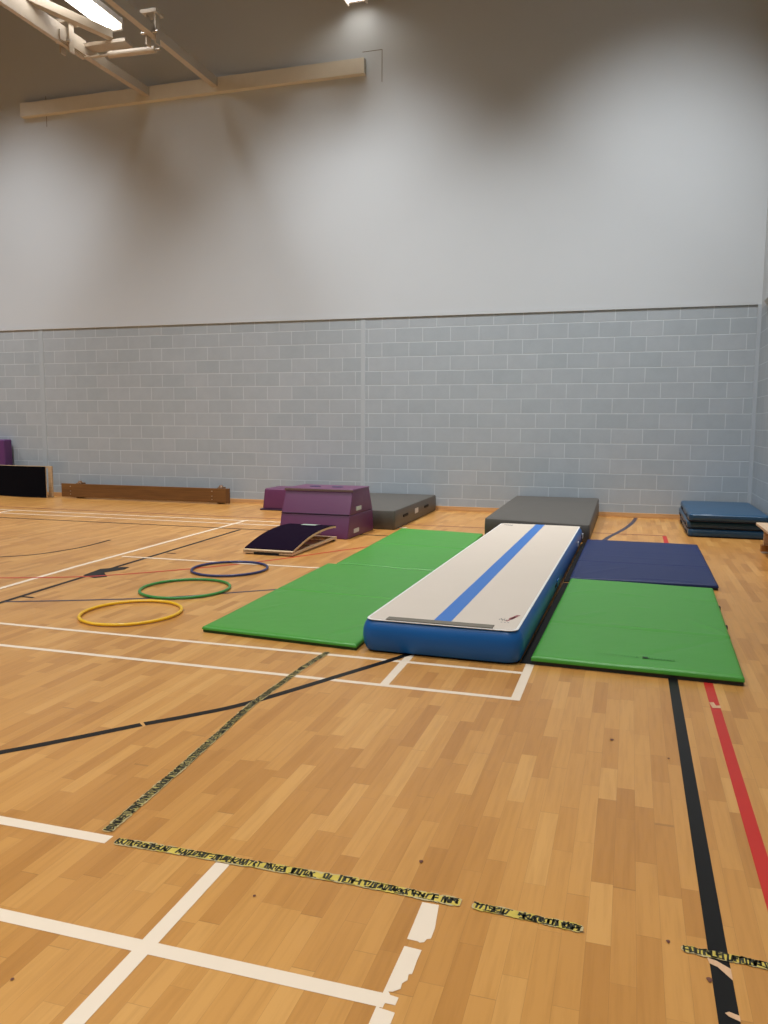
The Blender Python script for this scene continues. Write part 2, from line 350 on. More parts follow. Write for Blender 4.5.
poly([(0.2940, 1.905), (0.272, 1.912), (0.262, 1.905), (0.270, 1.895), (0.2940, 1.885)], Z2+0.0018, bm)
poly([(0.4235, 4.18), (0.445, 4.19), (0.452, 4.14), (0.472, 4.15), (0.472, 4.11), (0.432, 4.10)], Z2+0.0018, bm)
o = obj('bare_chip', bm, wood_material('bare_floor_wood', (0.56, 0.33, 0.17), (0.68, 0.43, 0.25), 1), floor); o['label'] = 'chips of bare wood in the painted lines'
arc = spline([(-3.1, 2.0), (-2.80, 2.29), (-2.48, 2.60), (-2.286, 2.822), (-2.09, 3.062)], 5)
line(strip(arc, 0.045, Z2), M_BLACK, 'black arc, left piece before its gap')
arc = spline([(-2.081, 3.074), (-1.93, 3.24), (-1.744, 3.49), (-1.444, 4.08), (-1.259, 4.455), (-1.18, 4.65)], 5)
line(strip(arc, 0.045, Z2), M_BLACK, 'black arc running under the air track')
line(strip([(-4.78, 3.0), (-4.95, 5.3), (-5.03, 6.4), (-5.18, 10.30)], 0.05, Z3), M_WHITE, 'long white line running away to the wall')
line(strip([(-4.42, 3.0), (-4.56, 5.0), (-4.64, 6.2), (-4.80, 9.33)], 0.045, Z2), M_BLACK, 'long black line beside the long white one')
bm = poly([(-4.50, 5.95), (-4.68, 6.03), (-4.73, 6.35), (-4.60, 6.50), (-4.53, 6.52), (-4.50, 6.40), (-4.58, 6.2), (-4.43, 6.04)], Z2+0.0002)
line(bm, M_BLACK, 'black paint patch where lines cross')
line(strip([(-4.66, 7.37), (-4.55, 7.37)], 0.035, Z2+0.0001), M_BLACK, 'black tick mark')
line(strip([(-4.56, 5.12), (-4.44, 5.12)], 0.035, Z2+0.0001), M_BLACK, 'near black tick mark')
line(strip([(XL, 10.29), (-2.8, 10.22)], 0.05, Z3), M_WHITE, 'white line near the back wall')
line(strip([(XL, 9.88), (-3.9, 9.86)], 0.05, Z3), M_WHITE, 'second white line near the back wall')
line(strip([(-9.15, 9.86), (-9.2, 10.3)], 0.05, Z3+0.0001), M_WHITE, 'short white link line')
line(strip([(XL, 9.36), (-2.7, 9.40)], 0.045, Z2), M_BLACK, 'black line near the back wall')
line(strip([(XL, 10.66), (-1.7, 10.56), (0.47, 10.55)], 0.045, Z2), mat('brown_red_court_paint', (0.26, 0.07, 0.04), 0.4), 'thin brown red line near the back wall')
line(strip([(0.45, 9.9), (0.45, 10.52)], 0.05, Z2), M_RED, 'short red line beyond the navy mat')
line(strip(spline([(-6.6, 5.2), (-5.286, 5.691), (-4.70, 5.94), (-4.35, 6.2), (-3.905, 6.66), (-3.482, 7.22), (-3.25, 7.62), (-3.048, 8.0), (-2.72, 8.60), (-2.4, 9.4)], 5), 0.035, Z2), M_RED, 'thin red arc behind the hoops')
line(strip([(-4.97, 7.03), (-2.5, 7.06)], 0.045, Z3), M_WHITE, 'white line behind the navy hoop')
line(strip(spline([(-4.55, 4.93), (-4.178, 5.09), (-3.626, 5.36), (-3.299, 5.58), (-3.008, 5.82), (-2.6, 6.15)], 5), 0.035, Z2-0.0001), M_NAVY, 'dark blue arc under the green hoop')
line(strip(spline([(-6.6, 6.25), (-6.116, 6.598), (-5.90, 6.82), (-5.80, 7.12), (-5.757, 7.471), (-5.80, 7.99)], 5), 0.035, Z2), M_BLACK, 'short dark arc at left')
line(strip(spline([(0.12, 12.5), (0.085, 12.0), (0.0, 11.3), (-0.1, 10.75), (-0.209, 10.214), (-0.27, 9.85), (-0.4, 9.4)], 5), 0.055, Z2), M_NAVY, 'dark arc in front of the back wall')
bm = bmesh.new()
for x, y, r in ((-0.582, 2.326, .006), (-0.029, 3.536, .008), (0.238, 2.016, .007), (0.146, 2.143, .005), (-1.413, 1.499, .004), (-1.0, 2.0, .004), (0.2, 3.4, .005)):
    poly([(x+r*math.cos(a)*(1+0.3*math.sin(3*a)), y+1.4*r*math.sin(a)) for a in [k*math.pi/5 for k in range(10)]], Z3+0.002, bm)
obj('scuff', bm, M_SCUFF, floor)

# ------------------------------------------------------------------ folding mats
def folding_mat(name, label, corners, th, m, m_low, folds=(0.5,), creases=(), seed=1, cat='mat', group=None, gap_shade=0.0):
    """corners: front-left, front-right, back-right, back-left on the floor"""
    cxy = Vector((sum(c[0] for c in corners)/4, sum(c[1] for c in corners)/4))
    root = empty(name, label, cat, (cxy.x, cxy.y, 0.0022), 0, group)
    A, B, D, E_ = [Vector(c)-cxy for c in corners]
    wd = (B-A).length; ln = (E_-A).length
    rnd = random.Random(seed); ph = [rnd.uniform(0, 6.28) for _ in range(6)]
    def steps(n, L_):
        e = [0, 0.006/L_, 0.016/L_, 0.03/L_]; return e+[0.03/L_+(1-0.06/L_)*i/n for i in range(1, n)]+[1-v for v in reversed(e)]
    us, vs = steps(44, wd), steps(90, ln)
    low = th*0.42
    def height(u, v):
        x, y = u*wd, v*ln; d = min(x, wd-x, y, ln-y); h = th
        if d < 0.03: h -= 0.013*(1-math.sqrt(max(0, 1-((0.03-d)/0.03)**2)))
        h += 0.0012*(math.sin(x*5+ph[0])*math.sin(y*3.1+ph[1])+0.6*math.sin(x*9+y*6+ph[2]))
        for f in folds:
            q = abs(y-f*ln); h -= 0.012*math.exp(-(q/0.010)**2)-0.003*math.exp(-(q/0.05)**2)
        for (x0, y0, x1, y1, amp, wdt) in creases:
            p = Vector((x, y)); a = Vector((x0, y0)); b = Vector((x1, y1)); amp_ = amp*1.7; t = max(0, min(1, (p-a).dot(b-a)/(b-a).length_squared))
            q = (p-a-(b-a)*t).length; h += amp_*math.exp(-(q/wdt)**2)*math.sin(math.pi*min(1, max(0, 0.12+0.76*t)))
        return h
    bm = bmesh.new(); G = []
    for v in vs:
        r_ = []
        for u in us:
            P = A*(1-u)*(1-v)+B*u*(1-v)+D*u*v+E_*(1-u)*v
            r_.append(bm.verts.new((P.x, P.y, height(u, v))))
        G.append(r_)
    for j in range(len(vs)-1):
        for i in range(len(us)-1): bm.faces.new((G[j][i], G[j][i+1], G[j+1][i+1], G[j+1][i]))
    bd = [G[0][i] for i in range(len(us))]+[G[j][-1] for j in range(1, len(vs))]+[G[-1][i] for i in range(len(us)-2, -1, -1)]+[G[j][0] for j in range(len(vs)-2, 0, -1)]
    lo = [bm.verts.new((v.co.x, v.co.y, low)) for v in bd]
    for i in range(len(bd)):
        j = (i+1) % len(bd); bm.faces.new((bd[i], lo[i], lo[j], bd[j]))
    bm.faces.new(lo)
    obj('cover', bm, m, root, smooth=True)
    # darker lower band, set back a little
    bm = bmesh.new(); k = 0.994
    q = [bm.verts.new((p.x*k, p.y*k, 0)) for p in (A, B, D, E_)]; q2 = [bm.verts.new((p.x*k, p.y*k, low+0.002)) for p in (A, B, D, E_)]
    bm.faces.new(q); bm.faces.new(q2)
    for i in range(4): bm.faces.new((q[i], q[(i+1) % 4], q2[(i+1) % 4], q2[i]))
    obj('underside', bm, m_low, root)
    if gap_shade:   # added black strip standing in for deep shade between track and mat
        n = (A-B).normalized()*gap_shade; bm = bmesh.new(); e1, e2 = A*k, E_*k
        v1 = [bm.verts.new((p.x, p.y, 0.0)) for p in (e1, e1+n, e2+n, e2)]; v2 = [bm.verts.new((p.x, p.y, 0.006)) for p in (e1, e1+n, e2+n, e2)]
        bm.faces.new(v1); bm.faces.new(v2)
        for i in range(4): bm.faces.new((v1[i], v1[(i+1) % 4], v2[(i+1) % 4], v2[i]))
        obj('velcro_or_shade_strip', bm, M_STRAP, root)
    return root, (A, B, D, E_)

G_L = 'green folding mats laid around the air track'
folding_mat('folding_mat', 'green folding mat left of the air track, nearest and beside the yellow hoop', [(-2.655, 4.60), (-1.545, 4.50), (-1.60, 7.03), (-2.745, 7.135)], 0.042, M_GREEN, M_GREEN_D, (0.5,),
            [(0.15, 0.5, 0.35, 0.9, 0.003, 0.015), (0.85, 0.1, 1.05, 0.45, 0.004, 0.02), (0.2, 1.6, 0.7, 1.5, 0.002, 0.02), (0.05, 1.0, 0.12, 1.2, 0.004, 0.02)], 3, group=G_L)
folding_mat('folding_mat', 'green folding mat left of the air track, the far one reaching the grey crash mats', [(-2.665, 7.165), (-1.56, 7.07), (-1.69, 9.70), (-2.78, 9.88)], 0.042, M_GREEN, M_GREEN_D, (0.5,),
            [(0.2, 0.5, 0.8, 0.42, 0.002, 0.02), (0.3, 2.0, 0.9, 1.9, 0.002, 0.02)], 5, group=G_L)
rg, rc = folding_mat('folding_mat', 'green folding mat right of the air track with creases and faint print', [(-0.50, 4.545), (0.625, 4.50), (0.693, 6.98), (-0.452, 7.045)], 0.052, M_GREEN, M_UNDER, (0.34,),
            [(0.62, 0.25, 1.12, 0.84, -0.004, 0.018), (0.9, 1.25, 1.14, 0.88, 0.005, 0.018), (0.1, 0.95, 0.35, 1.3, 0.004, 0.03), (0.35, 0.92, 0.8, 0.86, 0.004, 0.02), (0.5, 1.5, 0.65, 1.5, 0.003, 0.02), (0.35, 2.0, 0.65, 1.93, 0.003, 0.025), (0.9, 1.95, 1.14, 1.92, -0.004, 0.015), (0.02, 1.8, 0.25, 2.05, 0.003, 0.02)], 9, group=G_L, gap_shade=0.065)
# faint printed marks near the front edge
bm = bmesh.new()
rnd = random.Random(2)
for k in range(26):
    x = -0.20+k*0.0165
    if 13 < k < 16: continue
    h = 0.006 if k < 13 else 0.022
    x0 = x-rc[0].x*0-0.03; y0 = -1.06-0.02*k/26
    bx(bm, x0, x0+0.011, y0-h/2, y0+h/2, 0.0565, 0.0568)
obj('faint_print', bm, mat('faint_dark_green_print', (0.045, 0.24, 0.03), 0.5), rg)
bm = box(0.02, 0.05, -1.085, -1.055, 0.0568, 0.0572, bev=0)
obj('print_mark', bm, M_GREEN_D, rg)
# black hook-and-loop tabs on the right mat's edge
for yy in (-0.06, 0.55):
    xe = rc[1].x+(rc[2].x-rc[1].x)*(yy-rc[1].y)/(rc[2].y-rc[1].y)
    obj('edge_tab', box(xe-0.012, xe+0.010, yy-0.02, yy+0.02, 0.012, 0.04, bev=0.003), M_UNDER, rg)
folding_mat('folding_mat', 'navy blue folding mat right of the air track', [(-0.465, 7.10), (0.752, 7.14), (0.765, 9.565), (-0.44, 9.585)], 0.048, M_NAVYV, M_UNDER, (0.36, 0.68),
            [(0.1, 0.2, 0.5, 0.7, 0.003, 0.03), (0.5, 0.12, 1.0, 0.10, 0.004, 0.02), (0.2, 1.3, 0.9, 1.25, 0.002, 0.03), (0.05, 0.6, 0.3, 0.8, 0.003, 0.03), (0.9, 1.0, 1.15, 0.7, 0.002, 0.02)], 13, gap_shade=0.055)

# ------------------------------------------------------------------ air track
f0, f1 = Vector((-1.035, 4.485)), Vector((-0.978, 9.53))
ctr = (f0+f1)/2; ang = math.atan2(-(f1.x-f0.x), f1.y-f0.y); TL = (f1-f0).length; TW = 0.948
at = empty('air_track', 'long inflatable air track with cream top, blue stripe and blue sides', 'air track', (ctr.x, ctr.y, 0.0025), ang)
prof = [(0.045, 0.0), (0.018, 0.012), (0.003, 0.045), (-0.004, 0.09), (0.0, 0.135), (0.012, 0.17), (0.026, 0.19), (0.034, 0.197), (0.05, 0.199)]
obj('body', loft(TW+0.028, TL, prof, r=0.09, n=8, wob=0.002, seed=2), M_TBLUE, at, smooth=True)
topprof = [(0.0, 0.1975), (0.0, 0.2005), (0.004, 0.2015)]
seam = obj('edge_seam', loft(TW-0.030, TL-0.030, topprof, r=0.06, n=8), M_TEDGE, at)
top = obj('top_surface', loft(TW-0.058, TL-0.055, [(0, 0.1985), (0, 0.2020), (0.003, 0.2030)], r=0.05, n=8), M_TTOP, at)
obj('centre_stripe', box(-0.052, 0.052, -TL/2+0.034, TL/2-0.035, 0.2025, 0.2042), M_TSTRIPE, at)
obj('velcro_pad', box(-0.33, 0.315, -TL/2+0.022, -TL/2+0.095, 0.2040, 0.2075, bev=0.001), M_PAD, at)
# small worn logo near the front right and the far left
lg = bmesh.new(); lr = bmesh.new()
def local(x, y): return (x, y-TL/2)
rnd = random.Random(11)
for i in range(7):
    x0 = 0.315+0.007*i; y0 = 0.235-TL/2+rnd.uniform(-0.01, 0.03); bx(lg, x0, x0+0.005, y0, y0+rnd.uniform(0.012, 0.04), 0.2032, 0.2036)
for i in range(6):
    x0 = 0.36+0.006*i; y0 = 0.22-TL/2+0.022*i; bx(lr, x0, x0+0.014, y0, y0+0.018, 0.2032, 0.2036)
q = [(0.365, 0.29), (0.402, 0.40), (0.425, 0.40), (0.390, 0.27)]
bmv = [lr.verts.new((x, y-TL/2, 0.2036)) for x, y in q]; lr.faces.new(bmv)
for i in range(3): bx(lg, 0.335+0.02*i, 0.345+0.02*i, 0.185-TL/2, 0.197-TL/2, 0.2032, 0.2036)
o = obj('logo_print', lg, M_LOGO_G, at); obj('logo_swoosh', lr, M_LOGO_R, o)
lg = bmesh.new()
for i in range(5): bx(lg, -0.40+0.022*i, -0.386+0.022*i, TL/2-0.20-0.015*i, TL/2-0.14-0.006*i, 0.2032, 0.2036)
obj('logo_print', lg, M_LOGO_G, at)
for yy in (TL/2-0.16, TL/2-0.85, -0.55):   # carry handles on the right side
    bm = bmesh.new(); bx(bm, 0.478, 0.492, yy-0.14, yy+0.14, 0.085, 0.115, bev=0.003)
    h = obj('carry_handle', bm, M_STRAP if yy < 0 else M_TBLUE, at)
    obj('handle_patch', box(0.488, 0.498, yy+0.02, yy+0.12, 0.075, 0.13, bev=0.004), M_TBLUE if yy < 0 else M_LABEL, h)
bm = bmesh.new(); cyl(bm, (0.478, 2.28, 0.11), (0.494, 2.28, 0.11), 0.035, 20); obj('air_valve', bm, M_STRAP, at)

# ------------------------------------------------------------------ crash mats
def crash_mat(label, w_, l_, h, loc, rz, sag=(0, 0), group='grey crash mats at the back wall'):
    r_ = empty('crash_mat', label, 'crash mat', loc, rz, group)
    body = obj('cover', loft(w_, l_, [(0.006, 0.0), (0.0, 0.012), (-0.004, h*0.5), (0.0, h-0.02), (0.006, h-0.005), (0.02, h), (0.10, h+0.004)], r=0.035, n=5, wob=0.002, seed=4), [M_GREY], r_, smooth=True)
    for v in body.data.vertices:      # worn foam: the front edge has sagged
        f = max(0.0, min(1.0, 0.5-v.co.y/l_)); q = 0.5+v.co.x/w_
        v.co.z *= 1-(sag[0]*(1-q)+sag[1]*q)*f**1.3
    return r_
c1 = crash_mat('grey crash mat behind the far end of the air track', 1.24, 2.86, 0.278, (-1.040, 11.05, 0.0025), 0.0, (0.13, 0.26))
for yy in (-0.8, 0.0, 0.8):
    obj('carry_strap', box(0.608, 0.618, yy-0.11, yy+0.11, 0.09, 0.12, bev=0.003), M_STRAP, c1)
obj('base_band', box(-0.60, 0.60, -1.41, 1.41, 0.0, 0.01), M_GREY2, c1)
c2 = crash_mat('grey crash mat behind the purple podium blocks', 1.22, 2.54, 0.25, (-3.53, 11.215, 0.0025), 0.02)
for yy, wl in ((-0.72, 0.13), (0.55, 0.13)):
    h = obj('carry_strap', box(0.612, 0.622, yy-wl, yy+wl, 0.12, 0.155, bev=0.003), M_STRAP, c2)
obj('label_patch', box(0.612, 0.617, -0.18, 0.02, 0.10, 0.17), M_LABEL, c2)

# ------------------------------------------------------------------ blue soft mats in the corner
st = [(1.19, 10.56, 12.38, 0.0025, 0.0, 'blue soft mat at the bottom of the corner stack'),
      (1.175, 10.60, 12.42, 0.1005, 0.0, 'blue soft mat in the middle of the corner stack'),
      (1.19, 10.52, 12.40, 0.1985, 0.0, 'blue soft mat on top of the corner stack')]
for i, (cx_, y0, y1, z0, rz, lab) in enumerate(st):
    r_ = empty('soft_mat', lab, 'mat', (cx_, (y0+y1)/2, z0), rz, 'blue soft mats stacked in the corner')
    W_ = 0.93; L_ = y1-y0
    obj('cover', loft(W_, L_, [(0.02, 0.004), (0.006, 0.016), (0.0, 0.045), (0.004, 0.078), (0.018, 0.092), (0.05, 0.0965)], r=0.06, n=6, wob=0.006, seed=20+i), M_SBLUE, r_, smooth=True)
    obj('underside', loft(W_-0.02, L_-0.02, [(0.0, 0.0), (-0.006, 0.004), (-0.006, 0.012)], r=0.05, n=6), M_SBLUE_D, r_)
    for yy in (-0.55, 0.45):
        obj('corner_tab', box(-W_/2-0.008, -W_/2+0.008, yy-0.10, yy+0.10, 0.02, 0.05, bev=0.003), M_SBLUE_D, r_)

# ------------------------------------------------------------------ purple podium blocks
def taper_block(w0, yb0, yb1, yt0, yt1, z0, z1, w1=None, bev=0.012, mid=0):
    w1 = w1 or w0; bm = bmesh.new()
    v = [bm.verts.new(c) for c in ((-w0/2, yb0, z0), (w0/2, yb0, z0), (w0/2, yb1, z0), (-w0/2, yb1, z0), (-w1/2, yt0, z1), (w1/2, yt0, z1), (w1/2, yt1, z1), (-w1/2, yt1, z1))]
    for f in ((0, 1, 2, 3), (4, 5, 6, 7), (0, 1, 5, 4), (1, 2, 6, 5), (2, 3, 7, 6), (3, 0, 4, 7)): bm.faces.new([v[i] for i in f])
    bmesh.ops.recalc_face_normals(bm, faces=bm.faces)
    bmesh.ops.bevel(bm, geom=list(bm.edges), offset=bev, segments=3, profile=0.6, affect='EDGES')
    return bm
PX, PY = -3.63, 8.93
lo = empty('podium_block', 'purple padded block, lower half of the tapered podium stack', 'foam block', (PX, PY, 0.0025), -0.02, 'purple padded podium blocks')
obj('cover', taper_block(0.90, 0.0, 0.96, 0.085, 0.93, 0.0, 0.275, 0.90), M_PURPLE, lo, smooth=True)
obj('label_patch', box(0.448, 0.453, 0.22, 0.40, 0.05, 0.10), M_LABEL, lo)
obj('base_seam', box(-0.445, 0.445, 0.02, 0.94, -0.001, 0.012), M_PURPLE_D, lo)
hi = empty('podium_block', 'purple padded block, upper half of the stack with two hand holes', 'foam block', (PX, PY, 0.2785), -0.02, 'purple padded podium blocks')
obj('cover', taper_block(0.90, 0.080, 0.925, 0.215, 0.80, 0.0, 0.30, 0.885), M_PURPLE, hi, smooth=True)
obj('top_pad', taper_block(0.90, 0.205, 0.81, 0.215, 0.80, 0.288, 0.306, 0.89, bev=0.005), [M_PURPLE], hi, smooth=True)
bm = bmesh.new(); bx(bm, -0.452, 0.452, 0.188, 0.200, 0.272, 0.300, bev=0.003)
obj('edge_piping', bm, M_PURPLE_T, hi)
obj('velcro_or_shade_strip', box(-0.445, 0.445, 0.078, 0.086, 0.0, 0.012, bev=0.003), M_PURPLE_D, hi)
for s in (-0.17, 0.13):
    bm = bmesh.new(); t = bmesh.new(); bmesh.ops.create_cone(t, cap_ends=True, segments=24, radius1=1, radius2=1, depth=0.004)
    bmesh.ops.scale(t, vec=(0.075, 0.055, 1), verts=t.verts); bmesh.ops.translate(t, vec=(s, 0.50, 0.308), verts=t.verts); merge(bm, t)
    obj('hand_hole', bm, M_NAVYV, hi)
obj('label_patch', box(0.447, 0.4555, 0.30, 0.48, 0.04, 0.09), M_LABEL, hi)
pb = empty('podium_block', 'small purple padded block on the floor behind the podium stack', 'foam block', (-5.07, 11.6, 0.0025), 0.0, 'purple padded podium blocks')
obj('cover', taper_block(1.0, 0.0, 0.62, 0.03, 0.58, 0.02, 0.345, 0.95, bev=0.03), M_PURPLE, pb, smooth=True)
obj('base_board', box(-0.53, 0.53, -0.03, 0.66, 0, 0.022, bev=0.005), M_PURPLE_D, pb)
pt = empty('padded_block', 'tall purple padded block against the wall behind the black springboard', 'foam block', (-11.70, 12.29, 0.0025), 0)
obj('cover', taper_block(1.06, 0.0, 0.22, 0.0, 0.21, 0.02, 1.045, 1.04, bev=0.03), mat('deep_purple_vinyl', (0.10, 0.028, 0.125), 0.45, bump=0.1, bscale=8), pt, smooth=True)
obj('base_board', box(-0.54, 0.54, 0.0, 0.225, 0, 0.022, bev=0.005), M_PURPLE_D, pt)

# ------------------------------------------------------------------ springboards
def springboard(label, carpet, loc, rot):
    r_ = empty('springboard', label, 'springboard', loc, 0.0); rot.translation = Vector(loc); r_.matrix_world = rot
    W2 = 0.285
    prof = [(0.0, 0.045), (0.06, 0.066), (0.15, 0.088), (0.28, 0.118), (0.42, 0.145), (0.58, 0.166), (0.76, 0.180), (0.95, 0.186), (1.12, 0.182), (1.22, 0.172)]
    pr = spline(prof, 4)
    def sheet(o0, o1, w2, y0=0, y1=9):
        bm = bmesh.new(); T = []
        for y, z in pr:
            if y < y0 or y > y1: continue
            T.append([bm.verts.new((s*w2, y, z+o)) for s in (-1, 1) for o in (o0, o1)])
        for a, b in zip(T, T[1:]):
            for i, j in ((1, 3), (3, 2), (2, 0), (0, 1)): bm.faces.new((a[i], a[j], b[j], b[i]))
        bm.faces.new([T[0][k] for k in (0, 1, 3, 2)]); bm.faces.new([T[-1][k] for k in (0, 1, 3, 2)])
        return bm
    obj('spring_deck', sheet(-0.022, 0.0, W2), M_PLY, r_, smooth=True)
    obj('carpet_cover', sheet(0.0, 0.008, W2-0.004, 0.02), carpet, r_, smooth=True)
    if carpet is M_CARPET: obj('end_label', sheet(0.008, 0.0095, 0.09, 1.02, 1.25), M_GLABEL, r_)
    bm = bmesh.new(); bx(bm, -W2, W2, 0.0, 0.07, 0.008, 0.045, bev=0.004)
    obj('front_rail', bm, M_PLY, r_)
    bm = bmesh.new(); bx(bm, -0.16, 0.13, -0.003, 0.004, 0.004, 0.026); obj('rail_slot', bm, M_STRAP, r_)
    for s in (-1, 1):
        bm = bmesh.new(); bar(bm, (s*(W2-0.02), 0.03, 0.02), (s*(W2-0.02), 1.25, 0.035), 0.038, 0.024, 0.002)
        obj('base_rail', bm, M_PLY, r_)
    bm = bmesh.new(); bx(bm, -W2, W2, 1.17, 1.25, 0.012, 0.047, bev=0.003); obj('back_rail', bm, M_PLY, r_)
    bm = bmesh.new(); bx(bm, -W2+0.02, W2-0.02, 0.55, 0.63, 0.02, 0.04, bev=0.003); obj('cross_rail', bm, M_PLY, r_)
    for x in (-0.16, 0.16):
        bm = bmesh.new()
        P = [(x+0.025*math.cos(a*0.9), 1.0+0.025*math.sin(a*0.9), 0.04+0.125*a/24) for a in range(25)]
        for a, b in zip(P, P[1:]): cyl(bm, a, b, 0.004, 6)
        obj('coil_spring', bm, M_STEEL, r_)
    for s in (-1, 1):
        for yy in (0.05, 1.2): obj('rubber_foot', box(s*(W2-0.035)-0.02, s*(W2-0.035)+0.02, yy-0.02, yy+0.02, 0.0, 0.012), M_STRAP, r_)
    return r_
springboard('curved springboard with dark plum carpet, flat on the floor before the purple podium', M_CARPET, (-3.585, 7.58, 0.0025), Matrix.Rotation(-0.02, 4, 'Z'))
springboard('black carpeted springboard stood on its long side in front of the wall', M_CARPET_B, (-11.34, 12.28, 0.2895), Matrix(((0, 1, 0, 0), (0, 0, -1, 0), (-1, 0, 0, 0), (0, 0, 0, 1))))

# ------------------------------------------------------------------ benches
bn = empty('balance_bench', 'brown wooden balance bench lying on its side along the wall', 'bench', (-8.19, 12.21, 0.0025), -0.012)
bm = bmesh.new(); bx(bm, -1.70, 1.70, 0.0, 0.035, 0.02, 0.265, bev=0.006); obj('top_plank', bm, M_OAK, bn)
obj('end_cap', box(1.66, 1.72, -0.004, 0.04, 0.015, 0.268, bev=0.005), wood_material('dark_end_wood', (0.10, 0.045, 0.015), (0.16, 0.07, 0.02), 2), bn)
obj('under_rail', box(-1.6, 1.6, 0.035, 0.12, 0.12, 0.165, bev=0.004), M_OAK, bn)
for x in (-1.38, 1.50):
    f = obj('foot', box(x-0.03, x+0.03, 0.035, 0.235, 0.0, 0.275, bev=0.008), M_OAK, bn)
    t = bmesh.new(); cyl(t, (x, 0.12, 0.27), (x, 0.12, 0.315), 0.05, 14, 0.02); obj('hook_block', t, M_OAK, f)
    for z in (0.075, 0.13, 0.215):
        t = bmesh.new(); cyl(t, (x-0.12*(1 if x < 0 else 0.9), -0.004, z), (x-0.12*(1 if x < 0 else 0.9), 0.002, z), 0.010, 10); obj('bolt', t, M_STEEL, f)
br = empty('balance_bench', 'light wooden balance bench standing along the right wall', 'bench', (1.525, 8.2, 0.0025), 0)
obj('top_plank', box(-0.145, 0.125, -1.7, 1.56, 0.268, 0.298, bev=0.005), M_PINE, br)
obj('under_rail', box(-0.03, 0.03, -1.6, 1.50, 0.12, 0.268, bev=0.004), M_PINE, br)
for y in (-1.3, 1.28):
    f = obj('leg', box(-0.10, 0.10, y-0.02, y+0.02, 0.06, 0.268, bev=0.004), M_PINE, br)
    obj('foot', box(-0.125, 0.125, y-0.045, y+0.045, 0.012, 0.085, bev=0.006), M_ORANGEW, br)
    obj('rubber_pad', box(-0.12, -0.06, y-0.048, y+0.04, 0.0, 0.018), M_LABEL, br); obj('rubber_pad', box(0.06, 0.12, y-0.04, y+0.04, 0.0, 0.018), M_LABEL, br)

# ------------------------------------------------------------------ hoops
def hoop(label, m, x, y, rx, ry, rz, tilt=(0, 0)):
    bm = bmesh.new(); n, k = 72, 10; R_ = []; mr = 0.0115
    for i in range(n):
        a = 2*math.pi*i/n; ring = []
        for j in range(k):
            b = 2*math.pi*j/k
            ring.append(bm.verts.new(((rx+mr*math.cos(b))*math.cos(a), (ry+mr*math.cos(b))*math.sin(a), mr*math.sin(b))))
        R_.append(ring)
    for i in range(n):
        for j in range(k): bm.faces.new((R_[i][j], R_[(i+1) % n][j], R_[(i+1) % n][(j+1) % k], R_[i][(j+1) % k]))
    o = obj('hoop', bm, m, None, smooth=True); o.location = (x, y, mr+0.002); o.rotation_euler = (tilt[0], tilt[1], rz)
    return tag(o, label, 'hoop', 'plastic hoops laid on the floor')
hoop('yellow plastic hoop, the nearest one lying on the wooden floor', M_HY, -3.395, 4.895, 0.342, 0.375, 0.0)
hoop('green plastic hoop lying between the yellow and the navy hoops', M_HG, -3.475, 5.765, 0.355, 0.385, 0.0)
hoop('navy blue plastic hoop, the farthest one lying near the springboard', M_HB, -3.56, 6.70, 0.345, 0.375, 0.0)

